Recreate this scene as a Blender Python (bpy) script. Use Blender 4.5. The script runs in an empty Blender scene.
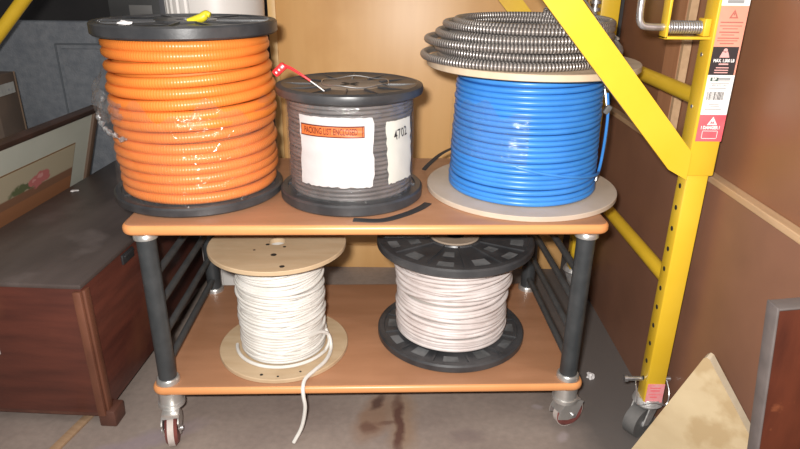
import bpy, bmesh, math, random
from mathutils import Vector, Matrix
R = math.radians
PI = math.pi
rnd = random.Random(11)
scene = bpy.context.scene
COL = scene.collection

# ------------------------------------------------------------------ materials
def mat(name, c1, c2=None, scale=6.0, stretch=(1, 1, 1), rough=0.5, metal=0.0, bump=0.0, bscale=None,
        detail=6.0, contrast=(0.35, 0.65), spec=0.5, coat=0.0, c3=None, scale3=1.5, lim3=(0.55, 0.7)):
    m = bpy.data.materials.new(name); m.use_nodes = True
    nt = m.node_tree; N = nt.nodes; L = nt.links
    b = N['Principled BSDF']
    b.inputs['Base Color'].default_value = (*c1, 1)
    b.inputs['Roughness'].default_value = rough
    b.inputs['Metallic'].default_value = metal
    b.inputs['Specular IOR Level'].default_value = spec
    b.inputs['Coat Weight'].default_value = coat
    tc = N.new('ShaderNodeTexCoord'); mp = N.new('ShaderNodeMapping')
    mp.inputs['Scale'].default_value = stretch
    L.new(tc.outputs['Object'], mp.inputs['Vector'])
    if c2 is not None:
        n = N.new('ShaderNodeTexNoise'); n.inputs['Scale'].default_value = scale; n.inputs['Detail'].default_value = detail
        L.new(mp.outputs['Vector'], n.inputs['Vector'])
        r = N.new('ShaderNodeValToRGB')
        r.color_ramp.elements[0].position = contrast[0]; r.color_ramp.elements[1].position = contrast[1]
        r.color_ramp.elements[0].color = (*c1, 1); r.color_ramp.elements[1].color = (*c2, 1)
        L.new(n.outputs['Fac'], r.inputs['Fac'])
        out = r.outputs['Color']
        if c3 is not None:
            n3 = N.new('ShaderNodeTexNoise'); n3.inputs['Scale'].default_value = scale3; n3.inputs['Detail'].default_value = 5
            L.new(tc.outputs['Object'], n3.inputs['Vector'])
            r3 = N.new('ShaderNodeMapRange'); r3.inputs['From Min'].default_value = lim3[0]; r3.inputs['From Max'].default_value = lim3[1]
            L.new(n3.outputs['Fac'], r3.inputs['Value'])
            mx = N.new('ShaderNodeMix'); mx.data_type = 'RGBA'
            L.new(r3.outputs['Result'], mx.inputs['Factor']); L.new(out, mx.inputs['A']); mx.inputs['B'].default_value = (*c3, 1)
            out = mx.outputs['Result']
        L.new(out, b.inputs['Base Color'])
    if bump:
        nb = N.new('ShaderNodeTexNoise'); nb.inputs['Scale'].default_value = bscale or scale * 4; nb.inputs['Detail'].default_value = 5
        L.new(mp.outputs['Vector'], nb.inputs['Vector'])
        bp = N.new('ShaderNodeBump'); bp.inputs['Strength'].default_value = bump; bp.inputs['Distance'].default_value = 0.004
        L.new(nb.outputs['Fac'], bp.inputs['Height']); L.new(bp.outputs['Normal'], b.inputs['Normal'])
    return m

def uv_ring_mat(name, c1, c2, pitch, rough, metal, strength, dist=0.002, spec=0.5):
    """rings along a cable: UV.x holds the length along the cable in metres"""
    m = bpy.data.materials.new(name); m.use_nodes = True
    nt = m.node_tree; N = nt.nodes; L = nt.links; b = N['Principled BSDF']
    b.inputs['Roughness'].default_value = rough; b.inputs['Metallic'].default_value = metal
    b.inputs['Specular IOR Level'].default_value = spec
    tc = N.new('ShaderNodeTexCoord'); sp = N.new('ShaderNodeSeparateXYZ'); L.new(tc.outputs['UV'], sp.inputs[0])
    k = N.new('ShaderNodeMath'); k.operation = 'MULTIPLY'; k.inputs[1].default_value = 2 * PI / pitch; L.new(sp.outputs['X'], k.inputs[0])
    s = N.new('ShaderNodeMath'); s.operation = 'SINE'; L.new(k.outputs[0], s.inputs[0])
    mr = N.new('ShaderNodeMapRange'); mr.inputs['From Min'].default_value = -1; L.new(s.outputs[0], mr.inputs['Value'])
    mx = N.new('ShaderNodeMix'); mx.data_type = 'RGBA'; mx.inputs['A'].default_value = (*c2, 1); mx.inputs['B'].default_value = (*c1, 1)
    L.new(mr.outputs['Result'], mx.inputs['Factor'])
    n = N.new('ShaderNodeTexNoise'); n.inputs['Scale'].default_value = 14; L.new(tc.outputs['Object'], n.inputs['Vector'])
    h = N.new('ShaderNodeMapRange'); h.inputs['To Min'].default_value = 0.82; h.inputs['To Max'].default_value = 1.12; L.new(n.outputs['Fac'], h.inputs['Value'])
    vm = N.new('ShaderNodeVectorMath'); vm.operation = 'SCALE'; L.new(mx.outputs['Result'], vm.inputs[0]); L.new(h.outputs['Result'], vm.inputs['Scale'])
    L.new(vm.outputs[0], b.inputs['Base Color'])
    bp = N.new('ShaderNodeBump'); bp.inputs['Strength'].default_value = strength; bp.inputs['Distance'].default_value = dist
    L.new(mr.outputs['Result'], bp.inputs['Height']); L.new(bp.outputs['Normal'], b.inputs['Normal'])
    return m

def film_mat(name, tint, amount, rough=0.12, bscale=30):
    m = bpy.data.materials.new(name); m.use_nodes = True
    nt = m.node_tree; N = nt.nodes; L = nt.links
    N.remove(N['Principled BSDF']); out = N['Material Output']
    tr = N.new('ShaderNodeBsdfTransparent'); tr.inputs['Color'].default_value = (*tint, 1)
    gl = N.new('ShaderNodeBsdfGlossy'); gl.inputs['Roughness'].default_value = rough; gl.inputs['Color'].default_value = (.9, .9, .9, 1)
    df = N.new('ShaderNodeBsdfDiffuse'); df.inputs['Color'].default_value = (.55, .55, .55, 1)
    tc = N.new('ShaderNodeTexCoord'); n = N.new('ShaderNodeTexNoise'); n.inputs['Scale'].default_value = bscale; n.inputs['Detail'].default_value = 4
    n.inputs['Distortion'].default_value = 1.5
    L.new(tc.outputs['Object'], n.inputs['Vector'])
    bp = N.new('ShaderNodeBump'); bp.inputs['Strength'].default_value = 0.7; bp.inputs['Distance'].default_value = 0.01
    L.new(n.outputs['Fac'], bp.inputs['Height']); L.new(bp.outputs['Normal'], gl.inputs['Normal']); L.new(bp.outputs['Normal'], df.inputs['Normal'])
    a = N.new('ShaderNodeMixShader'); a.inputs[0].default_value = 0.45; L.new(gl.outputs[0], a.inputs[1]); L.new(df.outputs[0], a.inputs[2])
    x = N.new('ShaderNodeMixShader'); x.inputs[0].default_value = amount; L.new(tr.outputs[0], x.inputs[1]); L.new(a.outputs[0], x.inputs[2])
    L.new(x.outputs[0], out.inputs['Surface'])
    return m

M = {}
M['shelf'] = mat('brown laminate', (.36, .175, .092), (.41, .205, .112), 5, (1, 6, 6), .42, c3=(.335, .162, .084), scale3=3, bump=.02)
M['shelf_edge'] = mat('orange shelf edge', (.66, .275, .10), (.72, .315, .12), 6, (1, 1, 1), .35)  # edge faces lighter and more orange than the shelf top
M['black_metal'] = mat('black powder coat', (.030, .034, .037), (.045, .049, .052), 30, rough=.42, bump=.05, bscale=300)
M['grey_rail'] = mat('charcoal rail coat', (.045, .048, .05), (.065, .066, .067), 30, rough=.45)
M['chrome'] = mat('dull chrome', (.56, .55, .53), (.66, .65, .63), 40, rough=.32, metal=.75)
M['zinc'] = mat('zinc plated steel', (.50, .50, .51), (.64, .64, .65), 50, rough=.3, metal=.85)
M['tyre'] = mat('dark red wheel', (.16, .045, .04), (.23, .07, .06), 30, rough=.5)
M['tread'] = mat('worn grey tread', (.42, .36, .33), (.54, .48, .45), 40, rough=.6)
M['orange'] = uv_ring_mat('orange corrugated conduit', (.84, .245, .045), (.76, .205, .034), .0058, .36, 0, .22)
M['orange_core'] = mat('orange inner layers', (.55, .17, .025), rough=.6)
M['black_plastic'] = mat('black moulded plastic', (.030, .031, .034), (.06, .06, .063), 14, rough=.36, bump=.05, bscale=120)
M['dusty'] = mat('plastic recess painted flash glint', (.16, .165, .17), (.075, .078, .08), 18, rough=.55, contrast=(.4, .62))  # lighter grey paints flash reflections into the flange recesses
M['blue'] = mat('blue cable jacket', (.040, .215, .60), (.052, .25, .68), 12, rough=.35)
M['blue_core'] = mat('blue inner layers', (.012, .10, .42), rough=.5)
M['ply_flange'] = mat('pale plywood flange', (.52, .40, .28), (.59, .47, .34), 7, (1, 7, 1), .62, bump=.06, c3=(.54, .41, .29), scale3=5)
M['hard_flange'] = mat('beige fibreboard flange', (.50, .405, .315), (.56, .46, .37), 12, rough=.6, bump=.05)
M['mdf_flange'] = mat('tan particle board flange', (.48, .345, .21), (.54, .405, .26), 9, (1, 5, 1), .55, bump=.06, c3=(.44, .315, .19), scale3=6)
M['white_wire'] = mat('white jacketed wire', (.72, .70, .665), (.63, .605, .56), 20, rough=.5)
M['pink_wire'] = mat('off white wire', (.69, .635, .62), (.58, .51, .49), 18, rough=.45)
M['wire_core'] = mat('wire layers below', (.45, .42, .39), rough=.7)
M['grey_wire'] = mat('grey brown wire', (.10, .088, .083), (.16, .142, .135), 25, rough=.5)
M['kraft'] = mat('brown cardboard core', (.24, .18, .13), (.31, .24, .18), 20, rough=.8)
M['armor'] = uv_ring_mat('interlocked steel armour', (.60, .56, .53), (.13, .115, .11), .0075, .32, .6, .8, .003)
M['film'] = film_mat('clear stretch film', (.985, .98, .975), .09, .1)
M['film_flap'] = film_mat('loose stretch film', (.96, .96, .96), .2, .1, 40)
M['film_tuft'] = film_mat('bunched stretch film', (.9, .9, .9), .36, .15, 55)
M['film_grey'] = film_mat('clear shrink wrap', (.96, .96, .98), .16, .08, 30)
M['paper'] = mat('white label paper', (.58, .57, .57), (.52, .51, .51), 25, rough=.45, bump=.25, bscale=18)
M['paper2'] = mat('cream label paper', (.62, .61, .55), (.58, .57, .51), 20, rough=.5, bump=.2, bscale=20)
M['label_orange'] = mat('orange label print', (.64, .16, .045), (.58, .14, .035), 30, rough=.45)
M['ink'] = mat('black ink', (.03, .022, .02), rough=.5)
M['ink_brown'] = mat('dark red ink', (.11, .017, .010), rough=.5)
M['ink_grey'] = mat('grey print', (.30, .30, .30), rough=.5)
M['ink_rust'] = mat('rust print', (.42, .13, .10), rough=.5)
M['ink_green'] = mat('dark green print', (.06, .10, .08), rough=.5)
M['white_print'] = mat('white print', (.82, .80, .78), rough=.5)
M['pink_print'] = mat('pale pink print', (.75, .40, .38), rough=.5)
M['st_salmon'] = mat('salmon sticker', (.80, .33, .24), (.76, .30, .21), 30, rough=.45)
M['st_black'] = mat('black sticker', (.035, .028, .03), rough=.4)
M['st_white'] = mat('white sticker', (.80, .78, .76), rough=.45)
M['st_pink'] = mat('red pink sticker', (.80, .10, .13), (.85, .15, .17), 20, rough=.45)
M['st_pink2'] = mat('faded pink sticker', (.80, .25, .27), (.76, .36, .36), 60, rough=.55)
M['yellow'] = mat('yellow enamel', (.68, .43, .024), (.72, .465, .034), 6, rough=.33, bump=.02, bscale=60, c3=(.62, .37, .02), scale3=4)
M['hole'] = mat('punched hole dark', (.02, .015, .01), rough=.8)
M['rubber'] = mat('grey black rubber', (.10, .098, .096), (.15, .145, .14), 20, rough=.6)
M['dirty_steel'] = mat('scuffed light steel', (.42, .41, .40), (.62, .61, .60), 60, rough=.4, metal=.5, bump=.3)
M['ply_panel'] = mat('birch plywood face', (.60, .335, .125), (.67, .395, .165), 3.2, (3, 1, .35), .4, c3=(.55, .295, .105), scale3=2.2, bump=.02)
M['ply_edge'] = mat('light panel edge strip', (.72, .47, .20), (.66, .42, .17), 6, (1, 1, .2), .5)
M['wall_low'] = mat('brown hardboard', (.195, .093, .058), (.235, .113, .07), 5, rough=.5, c3=(.185, .09, .056), scale3=3, bump=.03)
M['wall_up'] = mat('reddish brown hardboard', (.225, .10, .053), (.265, .122, .064), 4, rough=.42, c3=(.20, .092, .05), scale3=2.5, bump=.03)
M['batten'] = mat('raw wood batten', (.42, .27, .15), (.50, .33, .19), 8, (8, 1, 8), .65)
M['stud'] = mat('red brown stud', (.34, .15, .072), (.40, .19, .095), 6, (8, 8, .7), .6)
M['dark_wall'] = mat('dark back wall', (.035, .033, .034), (.05, .047, .047), 3, rough=.8)
M['divider'] = mat('blue grey carpet fabric', (.125, .137, .155), (.17, .18, .197), 40, rough=.9, bump=.5, bscale=160, c3=(.105, .115, .135), scale3=4)
M['seam'] = mat('dark fabric seam', (.09, .10, .112), rough=.9)
M['trunk'] = mat('worn red mahogany', (.070, .022, .016), (.112, .033, .022), 4, (1, 1, 7), .35, c3=(.145, .052, .028), scale3=4, lim3=(.55, .75), bump=.05)
M['trunk_top'] = mat('dusty dark varnish', (.055, .041, .037), (.092, .070, .063), 3, (3, .8, 1), .42, c3=(.135, .108, .10), scale3=5, lim3=(.55, .72), bump=.05)
M['trunk_trim'] = mat('worn orange brown moulding', (.115, .042, .024), (.175, .066, .037), 12, (2, 2, .6), .5)
M['trunk_foot'] = mat('dark trunk foot', (.075, .03, .022), (.11, .045, .03), 20, rough=.5)
M['frame'] = mat('dark brown picture frame', (.05, .028, .02), (.075, .04, .03), 10, rough=.4)
M['frame_edge'] = mat('brown frame side', (.12, .075, .05), rough=.5)
M['mat_board'] = mat('pale grey green mount', (.46, .47, .40), (.50, .51, .44), 6, rough=.7)
M['mat_line'] = mat('brown mount line', (.20, .12, .06), rough=.6)
M['box'] = mat('brown cardboard', (.085, .06, .045), (.11, .075, .055), 8, rough=.85)
M['box_edge'] = mat('light box edge', (.22, .15, .10), rough=.85)
M['box_label'] = mat('grey box label', (.40, .40, .38), (.34, .34, .32), 30, rough=.7)
M['bin'] = mat('off white plastic', (.62, .59, .56), (.66, .63, .60), 4, rough=.4)
M['cabinet'] = mat('dark grey steel', (.045, .045, .045), (.06, .06, .06), 8, rough=.5)
M['cab_grey'] = mat('mid grey steel', (.16, .155, .15), rough=.5)
M['cab_grey2'] = mat('light grey edge', (.11, .11, .12), rough=.5)
M['offcut'] = mat('marbled plywood offcut', (.40, .305, .18), (.48, .38, .235), 7, (1, 1, 1.5), .55, c3=(.36, .26, .14), scale3=8, lim3=(.5, .56), bump=.04)
M['offcut_edge'] = mat('pale cut plywood edge', (.54, .46, .34), (.48, .40, .28), 40, rough=.7)
M['redboard'] = mat('polished red wood', (.045, .012, .007), (.085, .022, .011), 9, (3, 3, .8), .3, bump=.06, c3=(.16, .05, .022), scale3=30, lim3=(.62, .72))
M['redboard_edge'] = mat('grey worn edging', (.085, .072, .068), (.12, .10, .095), 25, rough=.5)
M['strap'] = mat('black webbing', (.025, .025, .027), rough=.55)
M['red_plastic'] = mat('red plastic', (.75, .03, .035), rough=.3)
M['yellow_green'] = mat('yellow green plastic', (.68, .60, .03), (.6, .5, .02), 60, rough=.4)
M['white_scrap'] = mat('white paper scrap', (.80, .77, .77), rough=.7)
M['lath'] = mat('tan wood lath', (.30, .19, .11), (.36, .235, .14), 10, (1, 8, 1), .7)

def two_face(m):
    return m

# floor with rust stains (a real stain that belongs to the concrete)
def floor_material():
    m = bpy.data.materials.new('stained concrete'); m.use_nodes = True
    nt = m.node_tree; N = nt.nodes; L = nt.links; b = N['Principled BSDF']
    b.inputs['Roughness'].default_value = .55
    tc = N.new('ShaderNodeTexCoord')
    def noise(s, d=6, dist=0):
        n = N.new('ShaderNodeTexNoise'); n.inputs['Scale'].default_value = s; n.inputs['Detail'].default_value = d
        n.inputs['Distortion'].default_value = dist; L.new(tc.outputs['Object'], n.inputs['Vector']); return n
    def ramp(src, a, c1, bb, c2):
        r = N.new('ShaderNodeValToRGB'); r.color_ramp.elements[0].position = a; r.color_ramp.elements[0].color = (*c1, 1)
        r.color_ramp.elements[1].position = bb; r.color_ramp.elements[1].color = (*c2, 1); L.new(src, r.inputs['Fac']); return r.outputs['Color']
    base = ramp(noise(3.5).outputs['Fac'], .35, (.225, .18, .158), .66, (.305, .25, .215))
    fine = noise(60, 4)
    mr = N.new('ShaderNodeMapRange'); mr.inputs['To Min'].default_value = .8; mr.inputs['To Max'].default_value = 1.2; L.new(fine.outputs['Fac'], mr.inputs['Value'])
    sc = N.new('ShaderNodeVectorMath'); sc.operation = 'SCALE'; L.new(base, sc.inputs[0]); L.new(mr.outputs['Result'], sc.inputs['Scale'])
    cur = sc.outputs[0]
    # patches of a darker, greyer floor further back and to the right
    gx = N.new('ShaderNodeSeparateXYZ'); L.new(tc.outputs['Object'], gx.inputs[0])
    def mixc(cur, fac, col):
        x = N.new('ShaderNodeMix'); x.data_type = 'RGBA'; L.new(fac, x.inputs['Factor']); L.new(cur, x.inputs['A']); x.inputs['B'].default_value = (*col, 1)
        return x.outputs['Result']
    wob = noise(5, 4)
    ad = N.new('ShaderNodeMath'); ad.operation = 'MULTIPLY_ADD'; ad.inputs[1].default_value = .35; L.new(wob.outputs['Fac'], ad.inputs[0]); L.new(gx.outputs['X'], ad.inputs[2])
    m2 = N.new('ShaderNodeMapRange'); m2.inputs['From Min'].default_value = .52; m2.inputs['From Max'].default_value = .68; L.new(ad.outputs[0], m2.inputs['Value'])
    cur = mixc(cur, m2.outputs['Result'], (.12, .105, .098))
    # rust streaks: soft capsule shapes in floor coordinates
    dis = noise(16, 4)
    vm = N.new('ShaderNodeVectorMath'); vm.operation = 'MULTIPLY_ADD'; vm.inputs[1].default_value = (.05, .05, 0); L.new(dis.outputs['Color'], vm.inputs[0]); L.new(tc.outputs['Object'], vm.inputs[2])
    def blob(cx, cy, rx, ry, ang, col, amount):
        nonlocal cur
        mp = N.new('ShaderNodeMapping'); mp.vector_type = 'TEXTURE'
        mp.inputs['Location'].default_value = (cx + .025, cy + .025, 0); mp.inputs['Rotation'].default_value = (0, 0, ang)
        mp.inputs['Scale'].default_value = (rx, ry, 1000); L.new(vm.outputs[0], mp.inputs['Vector'])
        ln = N.new('ShaderNodeVectorMath'); ln.operation = 'LENGTH'; L.new(mp.outputs['Vector'], ln.inputs[0])
        r = N.new('ShaderNodeMapRange'); r.inputs['From Min'].default_value = 1.1; r.inputs['From Max'].default_value = .45
        r.inputs['To Max'].default_value = amount; L.new(ln.outputs['Value'], r.inputs['Value'])
        cur = mixc(cur, r.outputs['Result'], col)
    blob(.01, 1.26, .045, .16, 0, (.27, .17, .10), .6)
    blob(-.06, 1.27, .045, .11, -.3, (.24, .14, .085), .7)
    blob(.002, 1.24, .016, .15, 0, (.085, .035, .028), .85)
    blob(-.052, 1.315, .017, .04, -.5, (.07, .035, .03), .8)
    blob(-.075, 1.225, .02, .02, 0, (.12, .06, .045), .7)
    blob(-.03, 1.25, .04, .008, .3, (.12, .06, .045), .6)
    blob(-.62, 1.16, .18, .035, .5, (.25, .2, .24), .5)
    blob(.17, 1.2, .05, .03, .2, (.15, .11, .11), .4)
    blob(.40, 1.2, .02, .02, 0, (.33, .28, .28), .7)
    blob(.36, 1.31, .018, .012, 0, (.33, .28, .28), .7)
    L.new(cur, b.inputs['Base Color'])
    bp = N.new('ShaderNodeBump'); bp.inputs['Strength'].default_value = .15; bp.inputs['Distance'].default_value = .003
    L.new(fine.outputs['Fac'], bp.inputs['Height']); L.new(bp.outputs['Normal'], b.inputs['Normal'])
    return m
M['floor'] = floor_material()

# ------------------------------------------------------------------ mesh helpers
class MB:
    def __init__(s): s.v = []; s.f = []; s.mi = []; s.uv = {}; s.cm = 0
    def add(s, vs, fs, mi=None):
        o = len(s.v); s.v += [tuple(p) for p in vs]
        for f in fs: s.f.append(tuple(i + o for i in f)); s.mi.append(s.cm if mi is None else mi)
        return s
    def box(s, c, d, rot=None, mi=None, bev=0.0, seg=2):
        bm = bmesh.new(); bmesh.ops.create_cube(bm, size=1)
        bmesh.ops.scale(bm, vec=d, verts=bm.verts)
        if bev: bmesh.ops.bevel(bm, geom=bm.edges[:], offset=bev, segments=seg, profile=.5, affect='EDGES')
        mx = Matrix.Translation(c) @ (rot.to_4x4() if rot else Matrix())
        bmesh.ops.transform(bm, matrix=mx, verts=bm.verts)
        bm.verts.index_update()
        s.add([v.co[:] for v in bm.verts], [[v.index for v in f.verts] for f in bm.faces], mi); bm.free(); return s
    def cyl(s, p0, p1, r, n=20, r1=None, mi=None):
        p0 = Vector(p0); p1 = Vector(p1); d = (p1 - p0).normalized(); a = d.orthogonal().normalized(); b = d.cross(a)
        r1 = r if r1 is None else r1
        vs = [p0 + (a * math.cos(2 * PI * i / n) + b * math.sin(2 * PI * i / n)) * r for i in range(n)]
        vs += [p1 + (a * math.cos(2 * PI * i / n) + b * math.sin(2 * PI * i / n)) * r1 for i in range(n)]
        fs = [(i, (i + 1) % n, n + (i + 1) % n, n + i) for i in range(n)] + [tuple(range(n - 1, -1, -1)), tuple(range(n, 2 * n))]
        return s.add(vs, fs, mi)
    def lathe(s, prof, c=(0, 0, 0), n=64, mi=None, closed=True):
        """prof: (r,z) list, closed loop when closed"""
        k = len(prof); vs = []; fs = []
        for (r, z) in prof:
            for i in range(n):
                a = 2 * PI * i / n; vs.append((c[0] + r * math.cos(a), c[1] + r * math.sin(a), c[2] + z))
        for j in range(k if closed else k - 1):
            j2 = (j + 1) % k
            for i in range(n):
                i2 = (i + 1) % n; fs.append((j * n + i, j * n + i2, j2 * n + i2, j2 * n + i))
        return s.add(vs, fs, mi)
    def tube(s, pts, r, n=8, closed=False, mi=None, up=None):
        pts = [Vector(p) for p in pts]; k = len(pts); vs = []; fs = []; us = []; L = 0
        rr = r if callable(r) else (lambda i: r)
        pn = None
        for i, p in enumerate(pts):
            if closed: t = pts[(i + 1) % k] - pts[i - 1]
            else: t = pts[min(i + 1, k - 1)] - pts[max(i - 1, 0)]
            t.normalize()
            if pn is None: pn = Vector(up) if up else t.orthogonal()
            pn = (pn - t * pn.dot(t))
            if pn.length < 1e-6: pn = t.orthogonal()
            pn.normalize(); b = t.cross(pn)
            if i: L += (p - pts[i - 1]).length
            us.append(L)
            q = rr(i)
            for j in range(n):
                a = 2 * PI * j / n; vs.append(p + (pn * math.cos(a) + b * math.sin(a)) * q)
        base = len(s.v)
        for i in range(k if closed else k - 1):
            i2 = (i + 1) % k
            for j in range(n):
                j2 = (j + 1) % n; fs.append((i * n + j, i * n + j2, i2 * n + j2, i2 * n + j))
        if not closed: fs += [tuple(range(n - 1, -1, -1)), tuple((k - 1) * n + j for j in range(n))]
        s.add(vs, fs, mi)
        for i in range(k):
            for j in range(n): s.uv[base + i * n + j] = (us[i], j / n)
        return s
    def prism(s, poly, d, mi=None, mi_side=None):
        """poly: 3D points of one face, extruded by vector d"""
        k = len(poly); d = Vector(d); vs = [Vector(p) for p in poly] + [Vector(p) + d for p in poly]
        s.add(vs, [tuple(range(k)), tuple(range(2 * k - 1, k - 1, -1))], mi)
        o = len(s.v) - 2 * k
        for i in range(k):
            s.f.append((o + i, o + k + i, o + k + (i + 1) % k, o + (i + 1) % k)); s.mi.append((s.cm if mi is None else mi) if mi_side is None else mi_side)
        return s
    def build(s, name, mats, parent=None, smooth=True, ang=40, loc=None, fixn=True):
        me = bpy.data.meshes.new(name); me.from_pydata(s.v, [], s.f)
        if not isinstance(mats, (list, tuple)): mats = [mats]
        for m_ in mats: me.materials.append(m_)
        me.polygons.foreach_set('material_index', s.mi)
        if s.uv:
            ul = me.uv_layers.new(name='UVMap')
            for lp in me.loops: ul.data[lp.index].uv = s.uv.get(lp.vertex_index, (0, 0))
        if fixn:
            bm = bmesh.new(); bm.from_mesh(me); bmesh.ops.recalc_face_normals(bm, faces=bm.faces); bm.to_mesh(me); bm.free()
        if smooth:
            me.polygons.foreach_set('use_smooth', [True] * len(me.polygons)); me.set_sharp_from_angle(angle=R(ang))
        me.update()
        o = bpy.data.objects.new(name, me); COL.objects.link(o)
        if parent is not None: o.parent = parent
        if loc is not None: o.location = loc
        return o

def tag(o, label, cat, group=None):
    o['label'] = label; o['category'] = cat
    if group: o['group'] = group
    return o
def thing(name, label, cat, loc=(0, 0, 0), rz=0.0, group=None):
    o = bpy.data.objects.new(name, None); COL.objects.link(o); o.empty_display_size = .05
    o.location = loc; o.rotation_euler = (0, 0, rz)
    return tag(o, label, cat, group)
def struct(o):
    o['kind'] = 'structure'; return o

def smooth_path(pts, sub=8):
    """Catmull-Rom"""
    P = [Vector(p) for p in pts]; P = [P[0] * 2 - P[1]] + P + [P[-1] * 2 - P[-2]]; out = []
    for i in range(1, len(P) - 2):
        a, b, c, d = P[i - 1:i + 3]
        for k in range(sub):
            t = k / sub
            out.append(.5 * ((2 * b) + (c - a) * t + (2 * a - 5 * b + 4 * c - d) * t * t + (3 * b - a - 3 * c + d) * t ** 3))
    out.append(P[-2]); return out

def text_geo(body, size, bold=0.0):
    cu = bpy.data.curves.new('t', 'FONT'); cu.body = body; cu.size = size; cu.align_x = 'CENTER'; cu.align_y = 'CENTER'
    cu.resolution_u = 2; cu.offset = bold
    ob = bpy.data.objects.new('t', cu); COL.objects.link(ob)
    bpy.context.view_layer.update()
    dg = bpy.context.evaluated_depsgraph_get(); me = ob.evaluated_get(dg).to_mesh()
    vs = [v.co.copy() for v in me.vertices]; fs = [tuple(p.vertices) for p in me.polygons]
    ob.evaluated_get(dg).to_mesh_clear()
    bpy.data.objects.remove(ob); bpy.data.curves.remove(cu)
    return vs, fs

# ------------------------------------------------------------------ camera
PITCH = .38975; ROLL = .01051; FPX = 619.87; CAM_H = 1.045
cam = bpy.data.cameras.new('camera'); cam.lens = FPX / 800 * 36; cam.sensor_width = 36; cam.sensor_fit = 'HORIZONTAL'; cam.clip_start = .02
co = bpy.data.objects.new('camera', cam); COL.objects.link(co)
co.matrix_world = Matrix.Translation((0, 0, CAM_H)) @ Matrix.Rotation(PI / 2 - PITCH, 4, 'X') @ Matrix.Rotation(ROLL, 4, 'Z')
scene.camera = co

# ------------------------------------------------------------------ room
b = MB(); b.add([(-3.2, -1.6, 0), (.66, -1.6, 0), (.66, 3.8, 0), (-3.2, 3.8, 0)], [(0, 1, 2, 3)])
struct(b.build('floor', M['floor'], smooth=False))
b = MB(); b.box((.70, 1.1, 1.2), (.05, 5.4, 2.4)); struct(b.build('wall_right', M['wall_up'], smooth=False))
b = MB(); b.box((.664, 1.1, .318), (.020, 5.4, .636)); struct(b.build('trim_1', M['wall_low'], smooth=False))
b = MB(); b.box((.6635, 1.1, .643), (.023, 5.4, .014), bev=.002); struct(b.build('trim_2', M['batten'], smooth=False))
b = MB(); b.box((.664, 1.55, 1.525), (.020, .085, 1.75), bev=.002); struct(b.build('trim_3', M['stud'], smooth=False))
b = MB(); b.box((.664, 1.50, 1.525), (.018, .014, 1.75)); struct(b.build('trim_4', M['batten'], smooth=False))
b = MB(); b.box((.666, 2.02, 1.525), (.014, .05, 1.75)); struct(b.build('gap_shade', M['dark_wall'], smooth=False))  # shade of a gap, put in as a dark strip
b = MB(); b.box((-1.27, 3.83, 1.2), (3.9, .06, 2.4)); struct(b.build('wall_back', M['dark_wall'], smooth=False))
b = MB(); b.box((-3.23, 1.1, 1.2), (.06, 5.4, 2.4)); struct(b.build('wall_left', M['dark_wall'], smooth=False))

# ------------------------------------------------------------------ tall plywood panel behind the cart
t = thing('plywood_sheet', 'tall orange-brown plywood sheet standing on the floor behind the cart', 'panel', (.09, 2.13, 0))
b = MB(); b.box((.01, 0, .66), (1.02, .022, 1.32), bev=.002); b.build('board', M['ply_panel'], t)
b = MB(); b.box((-.513, -.001, .66), (.026, .026, 1.32), bev=.002); e = b.build('edge_strip', M['ply_edge'], t); e['label'] = 'lighter edge strip'
b = MB(); b.box((.01, -.0135, .045), (1.02, .004, .09), bev=.001); b.build('bottom_rail', M['ply_panel'], t)

# ------------------------------------------------------------------ cart
CYAW = R(1.96)
cart = thing('utility_cart', 'two-tier brown shelf cart with black posts, in front of the plywood sheet', 'cart', (-.075, 1.447, 0), CYAW)
PX, PY = .474, .2227
def shelf(name, w, dy0, dy1, ztop, th):
    bm = bmesh.new(); bmesh.ops.create_cube(bm, size=1)
    bmesh.ops.scale(bm, vec=(w, dy1 - dy0, th), verts=bm.verts)
    ve = [e for e in bm.edges if abs(e.verts[0].co.z - e.verts[1].co.z) > th / 2]
    bmesh.ops.bevel(bm, geom=ve, offset=.028, segments=6, profile=.5, affect='EDGES')
    he = [e for e in bm.edges if abs(e.verts[0].co.z - e.verts[1].co.z) < 1e-6 and len(e.link_faces) == 2 and abs(abs(e.link_faces[0].normal.z) - abs(e.link_faces[1].normal.z)) > .5]
    bmesh.ops.bevel(bm, geom=he, offset=.0095, segments=4, profile=.5, affect='EDGES')
    bmesh.ops.translate(bm, vec=(0, (dy0 + dy1) / 2, ztop - th / 2), verts=bm.verts)
    bm.normal_update(); b = MB(); bm.verts.index_update()
    b.v = [v.co[:] for v in bm.verts]; b.f = [tuple(v.index for v in f.verts) for f in bm.faces]
    b.mi = [0 if abs(f.normal.z) > .97 else 1 for f in bm.faces]; bm.free()
    return b.build(name, [M['shelf'], M['shelf_edge']], cart, ang=60)
shelf('upper_shelf', 1.036, -.250, .262, .549, .0235)
shelf('lower_shelf', 1.016, -.254, .262, .145, .022)
for sx in (-1, 1):
    for sy in (-1, 1):
        b = MB(); b.cyl((sx * PX, sy * PY, .145), (sx * PX, sy * PY, .5255), .0205, 24); p = b.build('post', M['black_metal'], cart)
        for z0, z1, rr in ((.145, .158, .0265), (.5135, .5255, .0255)):
            b = MB(); b.lathe([(.020, z0), (rr, z0), (rr, z1 - .004), (rr - .003, z1), (.020, z1)], (sx * PX, sy * PY, 0), 28); b.build('collar', M['chrome'], p)
for sx in (-1, 1):
    for z in (.186, .261, .340, .413):
        b = MB(); b.cyl((sx * PX, -PY, z), (sx * PX, PY, z), .0085, 14); b.build('side_rail', M['grey_rail'], cart)
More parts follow.
